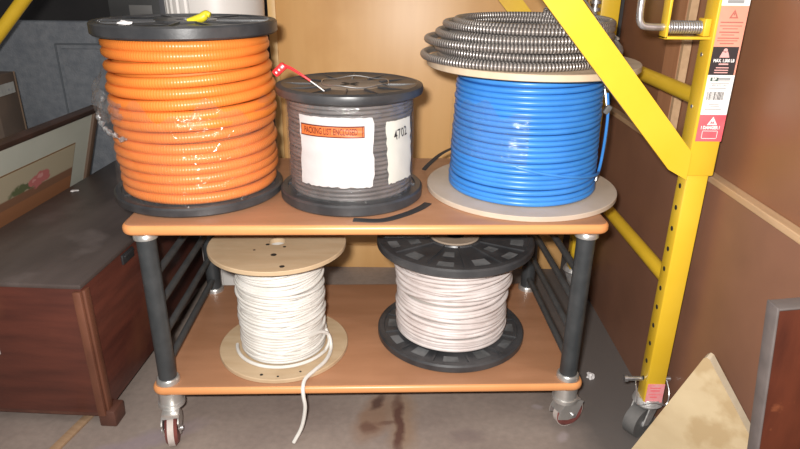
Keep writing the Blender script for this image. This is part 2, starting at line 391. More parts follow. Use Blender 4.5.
def caster(sx, sy, ang, tr=-.026):
    c = MB(); cx, cy = sx * PX, sy * PY
    c.lathe([(.004, .123), (.0275, .123), (.0275, .092), (.031, .091), (.031, .082), (.026, .078), (.004, .078)], (cx, cy, 0), 28)
    root = c.build('caster', M['chrome'], cart)
    rot = Matrix.Rotation(ang, 3, 'Z'); o = Vector((cx, cy, 0))
    def W(p): return o + rot @ Vector(p)
    # hooded fork: two curved cheeks and a bridge; wheel axis along local x, trails along -y
    f = MB()
    for s in (-1, 1):
        ring = []
        for k in range(25):
            a = -PI * .12 + k / 24 * PI * .75
            ring.append((s * .0165, tr + .043 * math.cos(a + .3), .042 + .041 * math.sin(a + .3)))
        ring.append((s * .0165, tr - .009, .030)); ring.append((s * .0165, tr + .016, .030))
        f.prism([W(p) for p in ring], rot @ Vector((s * .003, 0, 0)))
    f.box(W((0, -.012, .080)), (.039, .046, .006), rot, bev=.002)
    # hood over the top of the wheel
    vs = []; fs = []
    for k in range(13):
        a = PI * .12 + k / 12 * PI * .5
        for x in (-.019, .019): vs.append(W((x, tr + .044 * math.cos(a), .040 + .044 * math.sin(a))))
    for k in range(12): fs.append((2 * k, 2 * k + 1, 2 * k + 3, 2 * k + 2))
    o_ = f.add(vs, fs)
    f.build('fork', M['chrome'], root)
    w = MB()
    for x0, x1, r0, r1, mi in ((-.0135, -.007, .031, .0385, 0), (-.007, .007, .040, .040, 1), (.007, .0135, .0385, .031, 0)):
        w.cyl(W((x0, tr, .040)), W((x1, tr, .040)), r0, 32, r1, mi=mi)
    w.build('wheel', [M['tyre'], M['tread']], root)
    a = MB(); a.cyl(W((-.024, tr, .040)), W((.024, tr, .040)), .006, 12); a.build('axle', M['zinc'], root)
caster(-1, -1, R(12), -.044); caster(1, -1, R(112), -.016); caster(-1, 1, R(60)); caster(1, 1, R(-60))

# ------------------------------------------------------------------ spools
def black_flange(name, c, Rr, z0, z1, root, n_sec=10, top_side=1, patches=True, hole=.022, ph=0.0):
    th = z1 - z0; b = MB(); s = top_side
    # plate with a raised rim and hub on the show side
    if s > 0: prof = [(hole, z0), (Rr - .004, z0), (Rr, z0 + .004), (Rr, z1 - .004), (Rr - .004, z1), (Rr - .016, z1), (Rr - .018, z1 - .004), (.068, z1 - .004), (.066, z1), (hole, z1)]
    b.lathe(prof, c, 96, mi=0)
    for k in range(n_sec):
        a = ph + 2 * PI * k / n_sec; d = Vector((math.cos(a), math.sin(a), 0)); m = Matrix.Rotation(a, 3, 'Z')
        b.box(Vector(c) + d * ((Rr - .017 + .066) / 2) + Vector((0, 0, z1 - .003)), (Rr - .083, .005, .005), m, mi=0)
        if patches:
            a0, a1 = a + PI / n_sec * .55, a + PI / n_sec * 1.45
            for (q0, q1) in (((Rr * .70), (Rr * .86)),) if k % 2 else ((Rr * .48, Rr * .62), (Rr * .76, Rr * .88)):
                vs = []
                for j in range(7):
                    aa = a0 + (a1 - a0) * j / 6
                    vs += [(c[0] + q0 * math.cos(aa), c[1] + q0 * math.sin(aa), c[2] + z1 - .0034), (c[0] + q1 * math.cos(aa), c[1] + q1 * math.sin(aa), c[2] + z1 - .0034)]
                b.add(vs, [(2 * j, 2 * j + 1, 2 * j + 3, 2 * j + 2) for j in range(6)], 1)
    return b.build(name, [M['black_plastic'], M['dusty']], root, fixn=True)  # second slot holds the painted-in flash reflections
def wood_flange(name, c, Rr, z0, z1, root, m, hole=.02, knots=()):
    b = MB(); b.lathe([(hole, z0), (Rr - .0015, z0), (Rr, z0 + .0015), (Rr, z1 - .0015), (Rr - .0015, z1), (hole, z1)], c, 96, mi=0)
    for (x, y, r) in knots:
        b.lathe([(.0, z1 + .0004), (r, z1 + .0004), (r, z1 - .001), (.0, z1 - .001)], (c[0] + x, c[1] + y, c[2]), 12, mi=1)
    return b.build(name, [m, M['hole']], root)
def coil(name, Rc, z0, z1, r, turns, root, m, off=(0, 0), jit_r=.002, jit_z=.15, seg=64, n=8, seed=1, prof=None, wave=0.0):
    g = random.Random(seed); pts = []
    dz = (z1 - z0 - 2 * r) / max(turns - 1, 1)
    K = turns * seg; jr = [g.uniform(-1, 1) * jit_r for _ in range(turns + 2)]; jz = [g.uniform(-1, 1) * jit_z * dz for _ in range(turns + 2)]
    ph = [g.uniform(0, 6.28) for _ in range(turns + 2)]
    for i in range(K + 1):
        t = i / seg; k = int(t); u = t - k; u = u * u * (3 - 2 * u); a = 2 * PI * t + PI * .5
        q = lambda L: L[k] * (1 - u) + L[k + 1] * u
        w0 = math.sin(a + ph[k]); w1 = math.sin(a + ph[k + 1]); w = (w0 * (1 - u) + w1 * u)
        z = z0 + r + dz * max(0, min(turns - 1, t - .5)) + q(jz) * 1 + w * wave * dz
        z = max(z0 + r, min(z1 - r, z))
        rr = Rc + q(jr) + w * jit_r * .6 + (prof((z - z0) / (z1 - z0)) if prof else 0)
        pts.append((off[0] + rr * math.cos(a), off[1] + rr * math.sin(a), z))
    b = MB(); b.tube(pts, r, n, up=(0, 0, 1)); return b.build(name, m, root, ang=80, fixn=False)
def drum(Rd, z0, z1, root, m, off=(0, 0)):
    b = MB(); b.lathe([(.02, z0), (Rd, z0), (Rd, z1), (.02, z1)], (off[0], off[1], 0), 64); return b.build('winding_core', m, root)
def film_shell(name, Rf, z0, z1, a0, a1, root, m, seed=0, amp=.003, na=60, nz=24, off=(0, 0), edge=.01):
    g = random.Random(seed); ks = [(g.uniform(3, 16), g.uniform(10, 60), g.uniform(0, 6.28), g.uniform(.3, 1)) for _ in range(9)]
    vs = []; fs = []
    for j in range(nz + 1):
        for i in range(na + 1):
            a = a0 + (a1 - a0) * i / na; u = j / nz
            zt = z1 + edge * math.sin(a * 7 + seed) + edge * .6 * math.sin(a * 17 + 2)
            z = z0 + (zt - z0) * u
            w = sum(A * math.sin(k * a + q * z + p) for k, q, p, A in ks) / 5
            rr = Rf + amp * w
            vs.append((off[0] + rr * math.cos(a), off[1] + rr * math.sin(a), z))
    for j in range(nz):
        for i in range(na): k = j * (na + 1) + i; fs.append((k, k + 1, k + na + 2, k + na + 1))
    b = MB(); b.add(vs, fs); return b.build(name, m, root, ang=180, fixn=False)

ZS = .549
# --- orange conduit spool
sp = thing('conduit_spool', 'black-flanged spool of orange corrugated conduit on the upper shelf', 'cable spool', (-.481, 1.421, ZS))
black_flange('bottom_flange', (0, 0, 0), .194, 0, .021, sp, patches=False)
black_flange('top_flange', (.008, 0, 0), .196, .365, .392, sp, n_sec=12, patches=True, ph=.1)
drum(.158, .021, .365, sp, M['orange_core'], (.004, 0))
coil('conduit', .1655, .021, .365, .0118, 15, sp, M['orange'], (.006, 0), .0040, .14, 72, 10, 5, prof=lambda u: .006 * math.sin(PI * u) + .003 * u - .003, wave=.16)
fw = film_shell('stretch_film', .186, .014, .225, R(175), R(375), sp, M['film'], 3, .0035, 90, 26, (.004, 0), .018)
# bunched edge of the film hanging out at the left
g = random.Random(8); vs = []; fs = []; NA, NZ = 22, 16
for j in range(NZ + 1):
    for i in range(NA + 1):
        u, v = i / NA, j / NZ
        a = R(178 + 62 * u); z = .285 - .045 * u - v * (.12 - .085 * u) 
        rr = .192 + .022 * math.sin(PI * min(1, v * 1.1)) * (1 - u) ** .8 + .004 * math.sin(23 * u + 9 * v) + g.uniform(-.002, .002)
        vs.append((.004 + rr * math.cos(a), rr * math.sin(a), z + .004 * math.sin(31 * u)))
for j in range(NZ):
    for i in range(NA): k = j * (NA + 1) + i; fs.append((k, k + 1, k + NA + 2, k + NA + 1))
MB().add(vs, fs).build('film_flap', M['film_flap'], fw, ang=180, fixn=False)
pts = []
for k in range(34):
    u = k / 33; a = R(181 + 60 * u); rr = .206 - .017 * u + g.uniform(-.002, .002)
    pts.append((.004 + rr * math.cos(a), rr * math.sin(a), .175 + .045 * (1 - u) ** 2 - .012 * u + g.uniform(-.003, .003)))
MB().tube(pts, lambda i: .004 + .003 * math.sin(i * 1.7), 7).build('film_roll', M['film_tuft'], fw, ang=50)

# --- gray wrapped spool
sp = thing('wire_spool', 'black-flanged spool of grey wire in shrink wrap with two white labels', 'cable spool', (-.116, 1.408, ZS))
black_flange('bottom_flange', (0, 0, 0), .167, 0, .026, sp, patches=False)
b = MB(); b.lathe([(.075, .236), (.150, .236), (.164, .243), (.166, .250), (.164, .259), (.152, .262), (.148, .260), (.110, .257), (.075, .257)], (0, 0, 0), 96)
for k in range(12):
    a = 2 * PI * k / 12; b.box((.112 * math.cos(a), .112 * math.sin(a), .258), (.075, .004, .004), Matrix.Rotation(a, 3, 'Z'))
tf = b.build('top_flange', M['black_plastic'], sp)
b = MB(); b.lathe([(.0, .236), (.076, .236), (.076, .256), (.072, .2575), (.0, .2575)], (0, 0, 0), 48, mi=0)
for k in range(4):
    a = PI / 4 + k * PI / 2; b.box((.014 * math.cos(a), .014 * math.sin(a), .2578), (.020, .010, .0012), Matrix.Rotation(a, 3, 'Z'), mi=1)
b.build('core_cap', [M['kraft'], M['hole']], sp)
drum(.132, .026, .236, sp, M['grey_wire'])
coil('wire', .1375, .026, .236, .0047, 22, sp, M['grey_wire'], (0, 0), .001, .3, 56, 6, 9)
film_shell('shrink_wrap', .1455, .024, .238, 0, 2 * PI, sp, M['film_grey'], 6, .002, 140, 24, (0, 0), .0)
b = MB(); b.tube([(.075 * math.cos(a / 30 * 2 * PI) + .012, .072 * math.sin(a / 30 * 2 * PI), .2630 + .002 * math.sin(a)) for a in range(30)], .0012, 6, closed=True)
b.build('wire_ring', M['zinc'], sp)
def wrap_patch(name, Rr, a0, a1, z0, z1, m, parent, thick=.0008, nx=24, ny=12, skew=0.0, ragged=0.0, seed=1):
    g = random.Random(seed); vs = []; fs = []
    el = [g.uniform(-1, 1) for _ in range(ny + 1)]; er = [g.uniform(-1, 1) for _ in range(ny + 1)]; et = [g.uniform(-1, 1) for _ in range(nx + 1)]; eb = [g.uniform(-1, 1) for _ in range(nx + 1)]
    for lay in (0, 1):
        for j in range(ny + 1):
            for i in range(nx + 1):
                u, v = i / nx, j / ny
                a = a0 + (a1 - a0) * u + skew * (1 - v) + ragged * ((1 - u) * el[j] + u * er[j])
                z = z0 + (z1 - z0) * v + ragged * .12 * ((1 - v) * eb[i] + v * et[i] * .4)
                rr = Rr + lay * thick + .0006 * math.sin(9 * u + 5 * v) * math.sin(7 * v + 2)
                vs.append((rr * math.cos(a), rr * math.sin(a), z))
    q = (nx + 1) * (ny + 1)
    for lay in (0, 1):
        for j in range(ny):
            for i in range(nx): k = lay * q + j * (nx + 1) + i; fs.append((k, k + 1, k + nx + 2, k + nx + 1))
    bd = [i for i in range(nx)] + [j * (nx + 1) + nx for j in range(ny)] + [ny * (nx + 1) + i for i in range(nx, 0, -1)] + [j * (nx + 1) for j in range(ny, 0, -1)]
    for a_, b_ in zip(bd, bd[1:] + bd[:1]): fs.append((a_, b_, b_ + q, a_ + q))
    return MB().add(vs, fs).build(name, m, parent, ang=60)
def wrap_text(name, body, size, Rr, ac, zc, m, parent, rot=0.0, squeeze=1.0, bold=0.0):
    vs, fs = text_geo(body, size, bold); out = []
    for v in vs:
        x, y = v.x * squeeze, v.y; x, y = x * math.cos(rot) - y * math.sin(rot), x * math.sin(rot) + y * math.cos(rot)
        a = ac + x / Rr; out.append((Rr * math.cos(a), Rr * math.sin(a), zc + y))
    return MB().add(out, fs).build(name, m, parent, smooth=False, fixn=False)
def ang_of(x): return -PI / 2 + math.asin(max(-1, min(1, x / .1475)))
A0, A1 = ang_of(-.098), ang_of(.058)
lab = wrap_patch('packing_pouch', .1478, A0, A1, .062, .213, M['paper'], sp, ragged=.018, seed=4); lab['label'] = 'white packing list pouch'
bo = wrap_patch('orange_band', .1493, A0 + .03, A1 - .13, .171, .196, M['ink_brown'], lab, .0004)
wrap_patch('orange_panel', .1500, A0 + .045, A1 - .165, .1735, .1935, M['label_orange'], lab, .0003)
wrap_patch('orange_tab', .1500, A1 - .155, A1 - .14, .1735, .1935, M['label_orange'], lab, .0003, nx=2)
wrap_text('lettering', 'PACKING LIST ENCLOSED', .0195, .1517, (A0 + .045 + A1 - .165) / 2, .1836, M['ink_brown'], lab, 0, .53, .0003)
B0, B1 = ang_of(.085), ang_of(.1315)
lab2 = wrap_patch('paper_tag', .1478, B0, B1 + .05, .062, .200, M['paper2'], sp, ragged=.02, seed=7, skew=.05); lab2['label'] = 'cream paper label with handwriting'
wrap_text('handwriting', '4702', .030, .1508, (B0 + B1) / 2 + .02, .170, M['ink'], lab2, .16, .72, .0002)

# --- red plastic pull seal on the gray spool
t = thing('cable_tie', 'red plastic loop with a thin pale tail on the grey spool', 'cable tie', (-.158, 1.2785, .8125))
def L_(x, y, z): return (x + .158, y - 1.2785, z - .8125)
b = MB(); P = smooth_path([L_(-.158, 1.279, .8135), L_(-.170, 1.281, .822), L_(-.188, 1.284, .834)], 6); b.tube(P, lambda i: .0012, 6)
b.build('tail', M['white_print'], t)
b = MB(); P = smooth_path([L_(-.186, 1.284, .833), L_(-.205, 1.287, .845), L_(-.225, 1.292, .856), L_(-.240, 1.297, .861)], 6); b.tube(P, lambda i: .0022 + .0015 * i / 18, 8)
b.build('strap', M['red_plastic'], t)
b = MB(); b.box(L_(-.251, 1.300, .853), (.030, .016, .016), Matrix.Rotation(R(-42), 3, 'Y'), bev=.004, mi=0)
for k in range(3): b.box(L_(-.2505 - .006 * k + .006, 1.2916, .855 - .0055 * k + .004), (.003, .002, .004), Matrix.Rotation(R(-42), 3, 'Y'), mi=1)
b.build('head', [M['red_plastic'], M['white_print']], t)

# --- blue spool
sp = thing('cable_spool', 'spool of bright blue cable between pale round boards on the upper shelf', 'cable spool', (.295, 1.456, ZS))
wood_flange('bottom_flange', (0, 0, 0), .229, 0, .012, sp, M['hard_flange'])
wood_flange('top_flange', (.002, 0, 0), .239, .297, .311, sp, M['ply_flange'])
drum(.158, .012, .297, sp, M['blue_core'])
coil('cable', .1645, .012, .297, .0066, 23, sp, M['blue'], (0, 0), .0012, .16, 72, 8, 12, prof=lambda u: .006 - .010 * u, wave=.06)
b = MB(); pts = []
for k in range(30):
    u = k / 29; a = R(255 + 88 * u); rr = .180; pts.append((rr * math.cos(a), rr * math.sin(a), .105 - .058 * u + .012 * u * u))
pts += [(.181, -.035, .08), (.188, -.02, .13), (.190, -.01, .19), (.186, 0, .235)]
MB().tube(smooth_path(pts, 3), .0035, 8).build('loose_strand', M['blue'], sp, fixn=False)
pts = smooth_path([(.176, -.03, .03), (.188, -.02, .09), (.192, -.012, .15), (.187, -.005, .205), (.176, .01, .26), (.165, .03, .296)], 6)
MB().tube(pts, .0028, 8).build('wire_end', M['zinc'], sp, fixn=False)
MB().box((.188, -.008, .198), (.014, .012, .022), Matrix.Rotation(.5, 3, 'Y'), bev=.003).build('clip', M['rubber'], sp)
film_shell('stretch_film', .178, .11, .225, R(178), R(262), sp, M['film'], 12, .0025, 50, 18, (0, 0), .014)

# --- armoured cable coil on top of the blue spool
ZT = ZS + .311
t = thing('armored_cable', 'coil of ribbed steel armoured cable lying on the blue spool', 'cable', (.295, 1.456, ZT))
loops = [(-.040, .0, .205, .0085), (-.020, .004, .186, .0085), (-.012, .0, .168, .0088), (-.022, .0, .191, .0245), (-.014, .0, .172, .025), (-.034, .004, .203, .0405), (-.016, -.002, .183, .041),
         (-.022, .004, .190, .056), (-.010, .006, .170, .056), (-.014, .004, .182, .071), (.0, .012, .172, .079), (.004, .016, .168, .083)]
SEG = 150; pts = []
for i in range((len(loops) - 1) * SEG + 1):
    tt = i / SEG; k = min(int(tt), len(loops) - 2); u = tt - k
    w = min(1, max(0, (u - .72) / .28)); w = w * w * (3 - 2 * w)
    x, y, r_, z = [p * (1 - w) + q * w for p, q in zip(loops[k], loops[k + 1])]
    a = 2 * PI * tt + R(70)
    z += .0022 * (1 + math.sin(a * 1.0 + k * 1.9)) * (k / 10)
    pts.append((x + r_ * math.cos(a), y + r_ * math.sin(a), z))
b = MB(); b.tube(pts, .0082, 10, up=(0, 0, 1)); b.build('armour', M['armor'], t, ang=80, fixn=False)
last = pts[-1]
P = smooth_path([last, (.075, .19, .098), (.135, .15, .088), (.180, .085, .055), (.199, .015, .030), (.178, -.06, .019), (.12, -.125, .0095)], 14)
MB().tube(P, .0075, 10).build('loose_end', M['armor'], t, ang=80, fixn=False)
P = smooth_path([(.165, .28, .145), (.175, .25, .12), (.190, .18, .085), (.200, .10, .055), (.203, .03, .043)], 8)
MB().tube(P, .0032, 8).build('wire_tail', M['zinc'], t, fixn=False)

# --- white wire spool, lower left
sp = thing('wire_spool', 'spool of thin white wire between tan round boards on the lower shelf', 'cable spool', (-.294, 1.362, .145))
wood_flange('bottom_flange', (0, 0, 0), .162, 0, .011, sp, M['mdf_flange'], knots=((-.03, -.142, .004), (.01, -.148, .003), (.06, -.128, .003)))
wood_flange('top_flange', (0, 0, 0), .164, .282, .293, sp, M['mdf_flange'], knots=((.005, -.075, .007), (-.02, -.018, .005), (.022, -.03, .004), (-.045, -.05, .003), (.035, -.135, .006)))
drum(.098, .011, .282, sp, M['wire_core'])
coil('wire', .1015, .011, .282, .0042, 36, sp, M['white_wire'], (0, 0), .0025, .5, 56, 6, 21, wave=.35)
coil('wire_layer', .1040, .016, .279, .0040, 26, sp, M['white_wire'], (0, 0), .0035, 1.1, 56, 6, 31, wave=1.7)
b = MB()
def W3(x, y, z): return (x + .294, y - 1.362, z - .145)
P = [(.104 * math.cos(a), .104 * math.sin(a), .060 - .035 * k / 10) for k, a in enumerate([R(340 - 3 * q) for q in range(4)])]
P = [(.075, -.078, .075), (.100, -.046, .07), (.118, -.028, .050), W3(-.170, 1.318, .166), W3(-.178, 1.272, .162), W3(-.200, 1.232, .161), W3(-.217, 1.200, .160), W3(-.2195, 1.176, .153), W3(-.218, 1.1685, .135), W3(-.216, 1.1695, .10), W3(-.227, 1.171, .045), W3(-.247, 1.165, .004)]
MB().tube(smooth_path(P, 8), .0046, 8).build('loose_end', M['white_wire'], sp, fixn=False)
P = [(.118 * math.cos(R(a)), .118 * math.sin(R(a)), .0155) for a in range(190, 345, 6)] + [(.118, -.02, .03), (.108, .0, .05)]
MB().tube(smooth_path(P, 3), .0042, 8).build('fallen_turn', M['white_wire'], sp, fixn=False)

# --- white wire spool, lower right
sp = thing('wire_spool', 'spool of off-white wire with black flanges bearing painted flash reflections on the lower shelf', 'cable spool', (.138, 1.440, .145))
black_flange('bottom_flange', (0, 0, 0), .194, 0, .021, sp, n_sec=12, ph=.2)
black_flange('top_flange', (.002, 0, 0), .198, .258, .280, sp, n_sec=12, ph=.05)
drum(.131, .021, .258, sp, M['wire_core'])
coil('wire', .1365, .021, .258, .0056, 24, sp, M['pink_wire'], (0, 0), .003, .5, 64, 7, 41, prof=lambda u: .010 * (u - .5) ** 2 * 4 * (1 if u > .5 else .4), wave=.5)
coil('wire_layer', .1405, .026, .256, .0054, 17, sp, M['pink_wire'], (0, 0), .0045, 1.1, 64, 7, 47, prof=lambda u: .010 * max(0, u - .5) * 2, wave=1.1)
b = MB(); b.lathe([(.024, .280), (.062, .280), (.060, .2835), (.026, .2835)], (0, 0, 0), 40, mi=0); b.build('hub_ring', M['kraft'], sp)

# --- black straps lying on the upper shelf
def strap(name, label, pts, w):
    P = smooth_path(pts, 6); c = P[0].copy(); c.z = min(p.z for p in P); vs = []; fs = []
    for i, p in enumerate(P):
        tdir = (P[min(i + 1, len(P) - 1)] - P[max(i - 1, 0)]); s = Vector((-tdir.y, tdir.x, 0)).normalized() * w / 2
        for dz in (0, .0018): vs += [p - s - c + Vector((0, 0, dz)), p + s - c + Vector((0, 0, dz))]
    for i in range(len(P) - 1):
        k = 4 * i
        fs += [(k, k + 1, k + 5, k + 4), (k + 2, k + 6, k + 7, k + 3), (k, k + 4, k + 6, k + 2), (k + 1, k + 3, k + 7, k + 5)]
    fs += [(0, 2, 3, 1), (k + 4, k + 5, k + 7, k + 6)]
    o = MB().add(vs, fs).build(name, M['strap'], None, ang=40); o.location = c
    return tag(o, label, 'strap')
strap('strap', 'black flat strap lying in front of the wrapped grey spool', [(-.10, 1.228, .5495), (-.04, 1.226, .5495), (.01, 1.262, .5495), (.045, 1.302, .5495), (.064, 1.335, .5495)], .018)
strap('strap', 'short black strap propped behind the blue spool at its left', [(.062, 1.592, .5495), (.078, 1.606, .563), (.110, 1.628, .584), (.150, 1.640, .602)], .014)

# --- small things on the orange spool
b = MB(); P = smooth_path([(-.026, -.004, .004), (-.012, 0, .005), (.004, .002, .009), (.014, .004, .016), (.022, .004, .014)], 5)
b.tube(P, lambda i: .003 + .0065 * math.sin(min(1, i / 18) * PI * .85), 9); o = b.build('tape_scrap', M['yellow_green'], None, ang=60); o.location = (-.428, 1.375, .9385)
tag(o, 'small yellow-green plastic scrap on top of the orange conduit spool', 'scrap')
def scrap(name, loc, size, label, seed, cat='scrap', m='white_scrap'):
    g = random.Random(seed); bm = bmesh.new(); bmesh.ops.create_icosphere(bm, subdivisions=2, radius=1)
    for v in bm.verts:
        k = .65 + .6 * g.random(); v.co = Vector((v.co.x * size[0] * k, v.co.y * size[1] * k, max(-.25, v.co.z) * size[2] * k))
    zm = min(v.co.z for v in bm.verts)
    for v in bm.verts: v.co.z -= zm
    me = bpy.data.meshes.new(name); bm.to_mesh(me); bm.free(); me.materials.append(M[m])
    o = bpy.data.objects.new(name, me); COL.objects.link(o); o.location = loc; return tag(o, label, cat)
scrap('white_bit', (-.545, 1.275, .9405), (.014, .008, .006), 'small white bit on the left rim of the orange spool', 3)  # irregular white lump set on the flange rim
scrap('white_bit', (.534, 1.437, 0), (.010, .013, .012), 'crumpled white paper bit on the floor right of the cart', 5)

# ------------------------------------------------------------------ scaffold
sc = thing('scaffold', 'yellow steel scaffold frame with punched legs beside the brown wall', 'scaffold', (.60, 1.20, 0))
SX, SY = .60, 1.20
def S(x, y, z): return (x - SX, y - SY, z)
def tube_box(b, x0, x1, y0, y1, z0, z1, bev=.004): b.box(S((x0 + x1) / 2, (y0 + y1) / 2, (z0 + z1) / 2), (x1 - x0, y1 - y0, z1 - z0), bev=bev)
def post(y, holes=True):
    b = MB(); tube_box(b, .577, .633, y, y + .052, .664, 1.36); p = b.build('frame_post', M['yellow'], sc)
    b = MB(); tube_box(b, .582, .627, y + .005, y + .047, .098, .675)
    for k in range(11):
        z = .155 + k * .048
        b.cyl(S(.5812, y + .026, z), S(.584, y + .026, z), .0055, 12, mi=1)
    if holes:
        pass
    b.build('leg_tube', [M['yellow'], M['hole']], sc)
    if True:
        for z in (.70, .80, .90):
            b = MB(); b.cyl(S(.5760, y + .03, z), S(.580, y + .03, z), .004, 10); b.build('rivet', M['zinc'], p)
post(1.20); post(1.905)
for z in (.405, .81, 1.21):
    b = MB(); b.cyl(S(.605, 1.25, z), S(.605, 1.908, z), .0165, 18); b.build('rung', M['yellow'], sc)
def brace(y, th=.012):
    # flat bar sloping from the post up to the platform rail
    b = MB(); lo = Vector((.578, 0, .692)); d = Vector((.324 - .570, 0, .998 - .722)).normalized(); n = Vector((-d.z, 0, d.x))
    # edges: upper edge hits the post at .722, lower end reaches .664
    up0 = Vector((.577, 0, .716)); lo0 = Vector((.577, 0, .658)); w = .054
    top_z = 1.14; k = (top_z - up0.z) / d.z
    up1 = up0 + d * k; lo1 = Vector((up1.x, 0, up1.z)) - Vector((-n.x, 0, -n.z)) * 0
    # lower edge is parallel at width w
    q = n if n.z < 0 else -n
    l1 = up1 + q * w; l0 = up0 + q * w
    poly = [Vector(S(p.x, y, p.z)) for p in (up0, up1, l1, l0, lo0)]
    b.prism(poly, (0, th, 0)); b.build('corner_brace', M['yellow'], sc, ang=30)
brace(1.193, .012); brace(1.935, .012)
# side rails of the platform, above the picture, carrying the braces
for y in (1.20, 1.915):
    b = MB(); tube_box(b, -1.42, .60, y, y + .03, 1.12, 1.17); b.build('side_rail', M['yellow'], sc)
# far left end: rear post with its slim brace
b = MB(); tube_box(b, -1.42, -1.37, 1.905, 1.955, .0, 1.36); b.build('frame_post', M['yellow'], sc)
b = MB(); d = (Vector((-1.111, 1.925, .952)) - Vector((-1.204, 1.925, .858))).normalized(); p0 = Vector((-1.157, 1.925, .905))
b.cyl(S(*(p0 - d * .31)), S(*(p0 + d * .33)), .0185, 16); b.build('corner_brace', M['yellow'], sc)
b = MB(); tube_box(b, .500, .535, 1.905, 1.925, .79, 1.13); b.build('rail_strut', M['yellow'], sc)
# spring loaded lock rod with bracket on the front post
b = MB(); P = smooth_path([S(.444, 1.222, 1.10), S(.444, 1.222, 1.02), S(.444, 1.222, .975), S(.449, 1.222, .956), S(.466, 1.222, .9505), S(.52, 1.222, .9505), S(.577, 1.222, .9505)], 6)
b.tube(P, .0068, 12); lr = b.build('lock_rod', M['zinc'], sc, ang=60)
b = MB(); pts = []
for i in range(15 * 14 + 1): a = 2 * PI * i / 14; pts.append(S(.497 + .070 * i / 210, 1.222 + .0105 * math.cos(a), .9505 + .0105 * math.sin(a)))
b.tube(pts, .0022, 6); b.build('spring', M['zinc'], lr, ang=70, fixn=False)
b = MB(); b.box(S(.494, 1.222, 1.0), (.005, .030, .14), bev=.001); b.box(S(.537, 1.222, .932), (.091, .030, .005), bev=.001); b.box(S(.568, 1.222, .951), (.012, .030, .032), bev=.002)
b.build('rod_bracket', M['yellow'], sc)
# the same rod on the rear post, standing upright
b = MB(); b.cyl(S(.560, 1.905, .88), S(.560, 1.905, 1.06), .008, 12)
for z in (.905, .925, .945, .965, .985): b.lathe([(.007, z - .005), (.017, z - .005), (.017, z + .004), (.007, z + .004)], S(.560, 1.905, 0), 18)
b.build('lock_rod', M['zinc'], sc)
b = MB(); b.box(S(.57, 1.915, .87), (.03, .03, .012)); b.build('rod_bracket', M['yellow'], sc)
# casters
def scaf_caster(y, ang):
    cx, cy = .6045, y + .026
    b = MB(); b.lathe([(.0, .104), (.030, .104), (.033, .098), (.036, .088), (.030, .080), (.0, .078)], S(cx, cy, 0), 28); c = b.build('caster', M['dirty_steel'], sc)
    rot = Matrix.Rotation(ang, 3, 'Z'); o = Vector(S(cx, cy, 0)); 
    def W(p): return o + rot @ Vector(p)
    f = MB()
    for s in (-1, 1): f.prism([W(p) for p in ((s * .020, .018, .082), (s * .020, -.022, .082), (s * .020, -.038, .040), (s * .020, -.016, .034))], rot @ Vector((s * .003, 0, 0)))
    f.build('fork', M['dirty_steel'], c)
    w = MB(); w.cyl(W((-.016, -.026, .0385)), W((.016, -.026, .0385)), .0385, 32); w.cyl(W((-.021, -.026, .0385)), W((.021, -.026, .0385)), .010, 16, mi=1); w.build('wheel', [M['rubber'], M['zinc']], c)
scaf_caster(1.205, R(-55)); scaf_caster(1.91, R(20))
b = MB(); b.cyl(S(.540, 1.231, .149), S(.668 - .02, 1.231, .149), .0055, 12); b.cyl(S(.538, 1.231, .149), S(.546, 1.231, .149), .0085, 14); lp = b.build('lock_pin', M['zinc'], sc)
P = smooth_path([S(.566, 1.231, .146), S(.563, 1.20, .118), S(.566, 1.196, .10), S(.60, 1.192, .108), S(.632, 1.196, .10), S(.640, 1.205, .125), S(.640, 1.228, .146)], 6)
MB().tube(P, .0014, 6).build('bail_wire', M['zinc'], lp, fixn=False)
# ---- stickers on the front post
YF = 1.1995
def plate(name, x0, x1, z0, z1, m, label=None, y=YF):
    b = MB(); b.box(S((x0 + x1) / 2, y, (z0 + z1) / 2), (x1 - x0, .0008, z1 - z0)); o = b.build(name, m, sc, smooth=False)
    if label: o['label'] = label
    return o
def letters(name, lines, m, parent, bars=(), y=YF - .0006, tris=()):
    b = MB()
    for body, xc, zc, size, sq, bold in lines:
        vs, fs = text_geo(body, size, bold); b.add([S(xc + v.x * sq, y, zc + v.y) for v in vs], fs)
    for x0, x1, z0, z1 in bars: b.add([S(x0, y, z0), S(x1, y, z0), S(x1, y, z1), S(x0, y, z1)], [(0, 1, 2, 3)])
    for xc, z0, w, h, lw in tris:      # hollow warning triangle with a mark inside
        o = [(-w / 2, 0), (w / 2, 0), (0, h)]; i_ = [(-w / 2 + lw * 1.9, lw), (w / 2 - lw * 1.9, lw), (0, h - lw * 2.1)]
        vs = [S(xc + p[0], y, z0 + p[1]) for p in o + i_]; b.add(vs, [(0, 1, 4, 3), (1, 2, 5, 4), (2, 0, 3, 5)])
        b.add([S(xc - lw * .5, y, z0 + h * .32), S(xc + lw * .5, y, z0 + h * .32), S(xc + lw * .5, y, z0 + h * .6), S(xc - lw * .5, y, z0 + h * .6)], [(0, 1, 2, 3)])
    return b.build(name, m, parent, smooth=False, fixn=False)
XC = .6075
p = plate('title_sticker', .582, .633, .9905, 1.06, M['st_white'], 'white sticker at the top')
letters('lettering', [], M['ink_grey'], p, bars=[(.592, .622, .9945, 1.0005)])
p = plate('warning_sticker', .582, .633, .918, .990, M['st_salmon'], 'salmon warning sticker with triangle')
letters('lettering', [], M['ink_rust'], p, tris=[(XC + .001, .9685, .017, .0155, .0022)],
        bars=[(.586, .628, .9605, .9625), (.586, .627, .9545, .9560), (.592, .620, .9495, .9510), (.587, .624, .9430, .9452), (.592, .616, .9385, .9400), (.586, .626, .9325, .9345), (.586, .624, .9282, .9297), (.592, .618, .9230, .9248)])
p = plate('load_sticker', .582, .630, .866, .918, M['st_black'], 'black maximum load sticker')
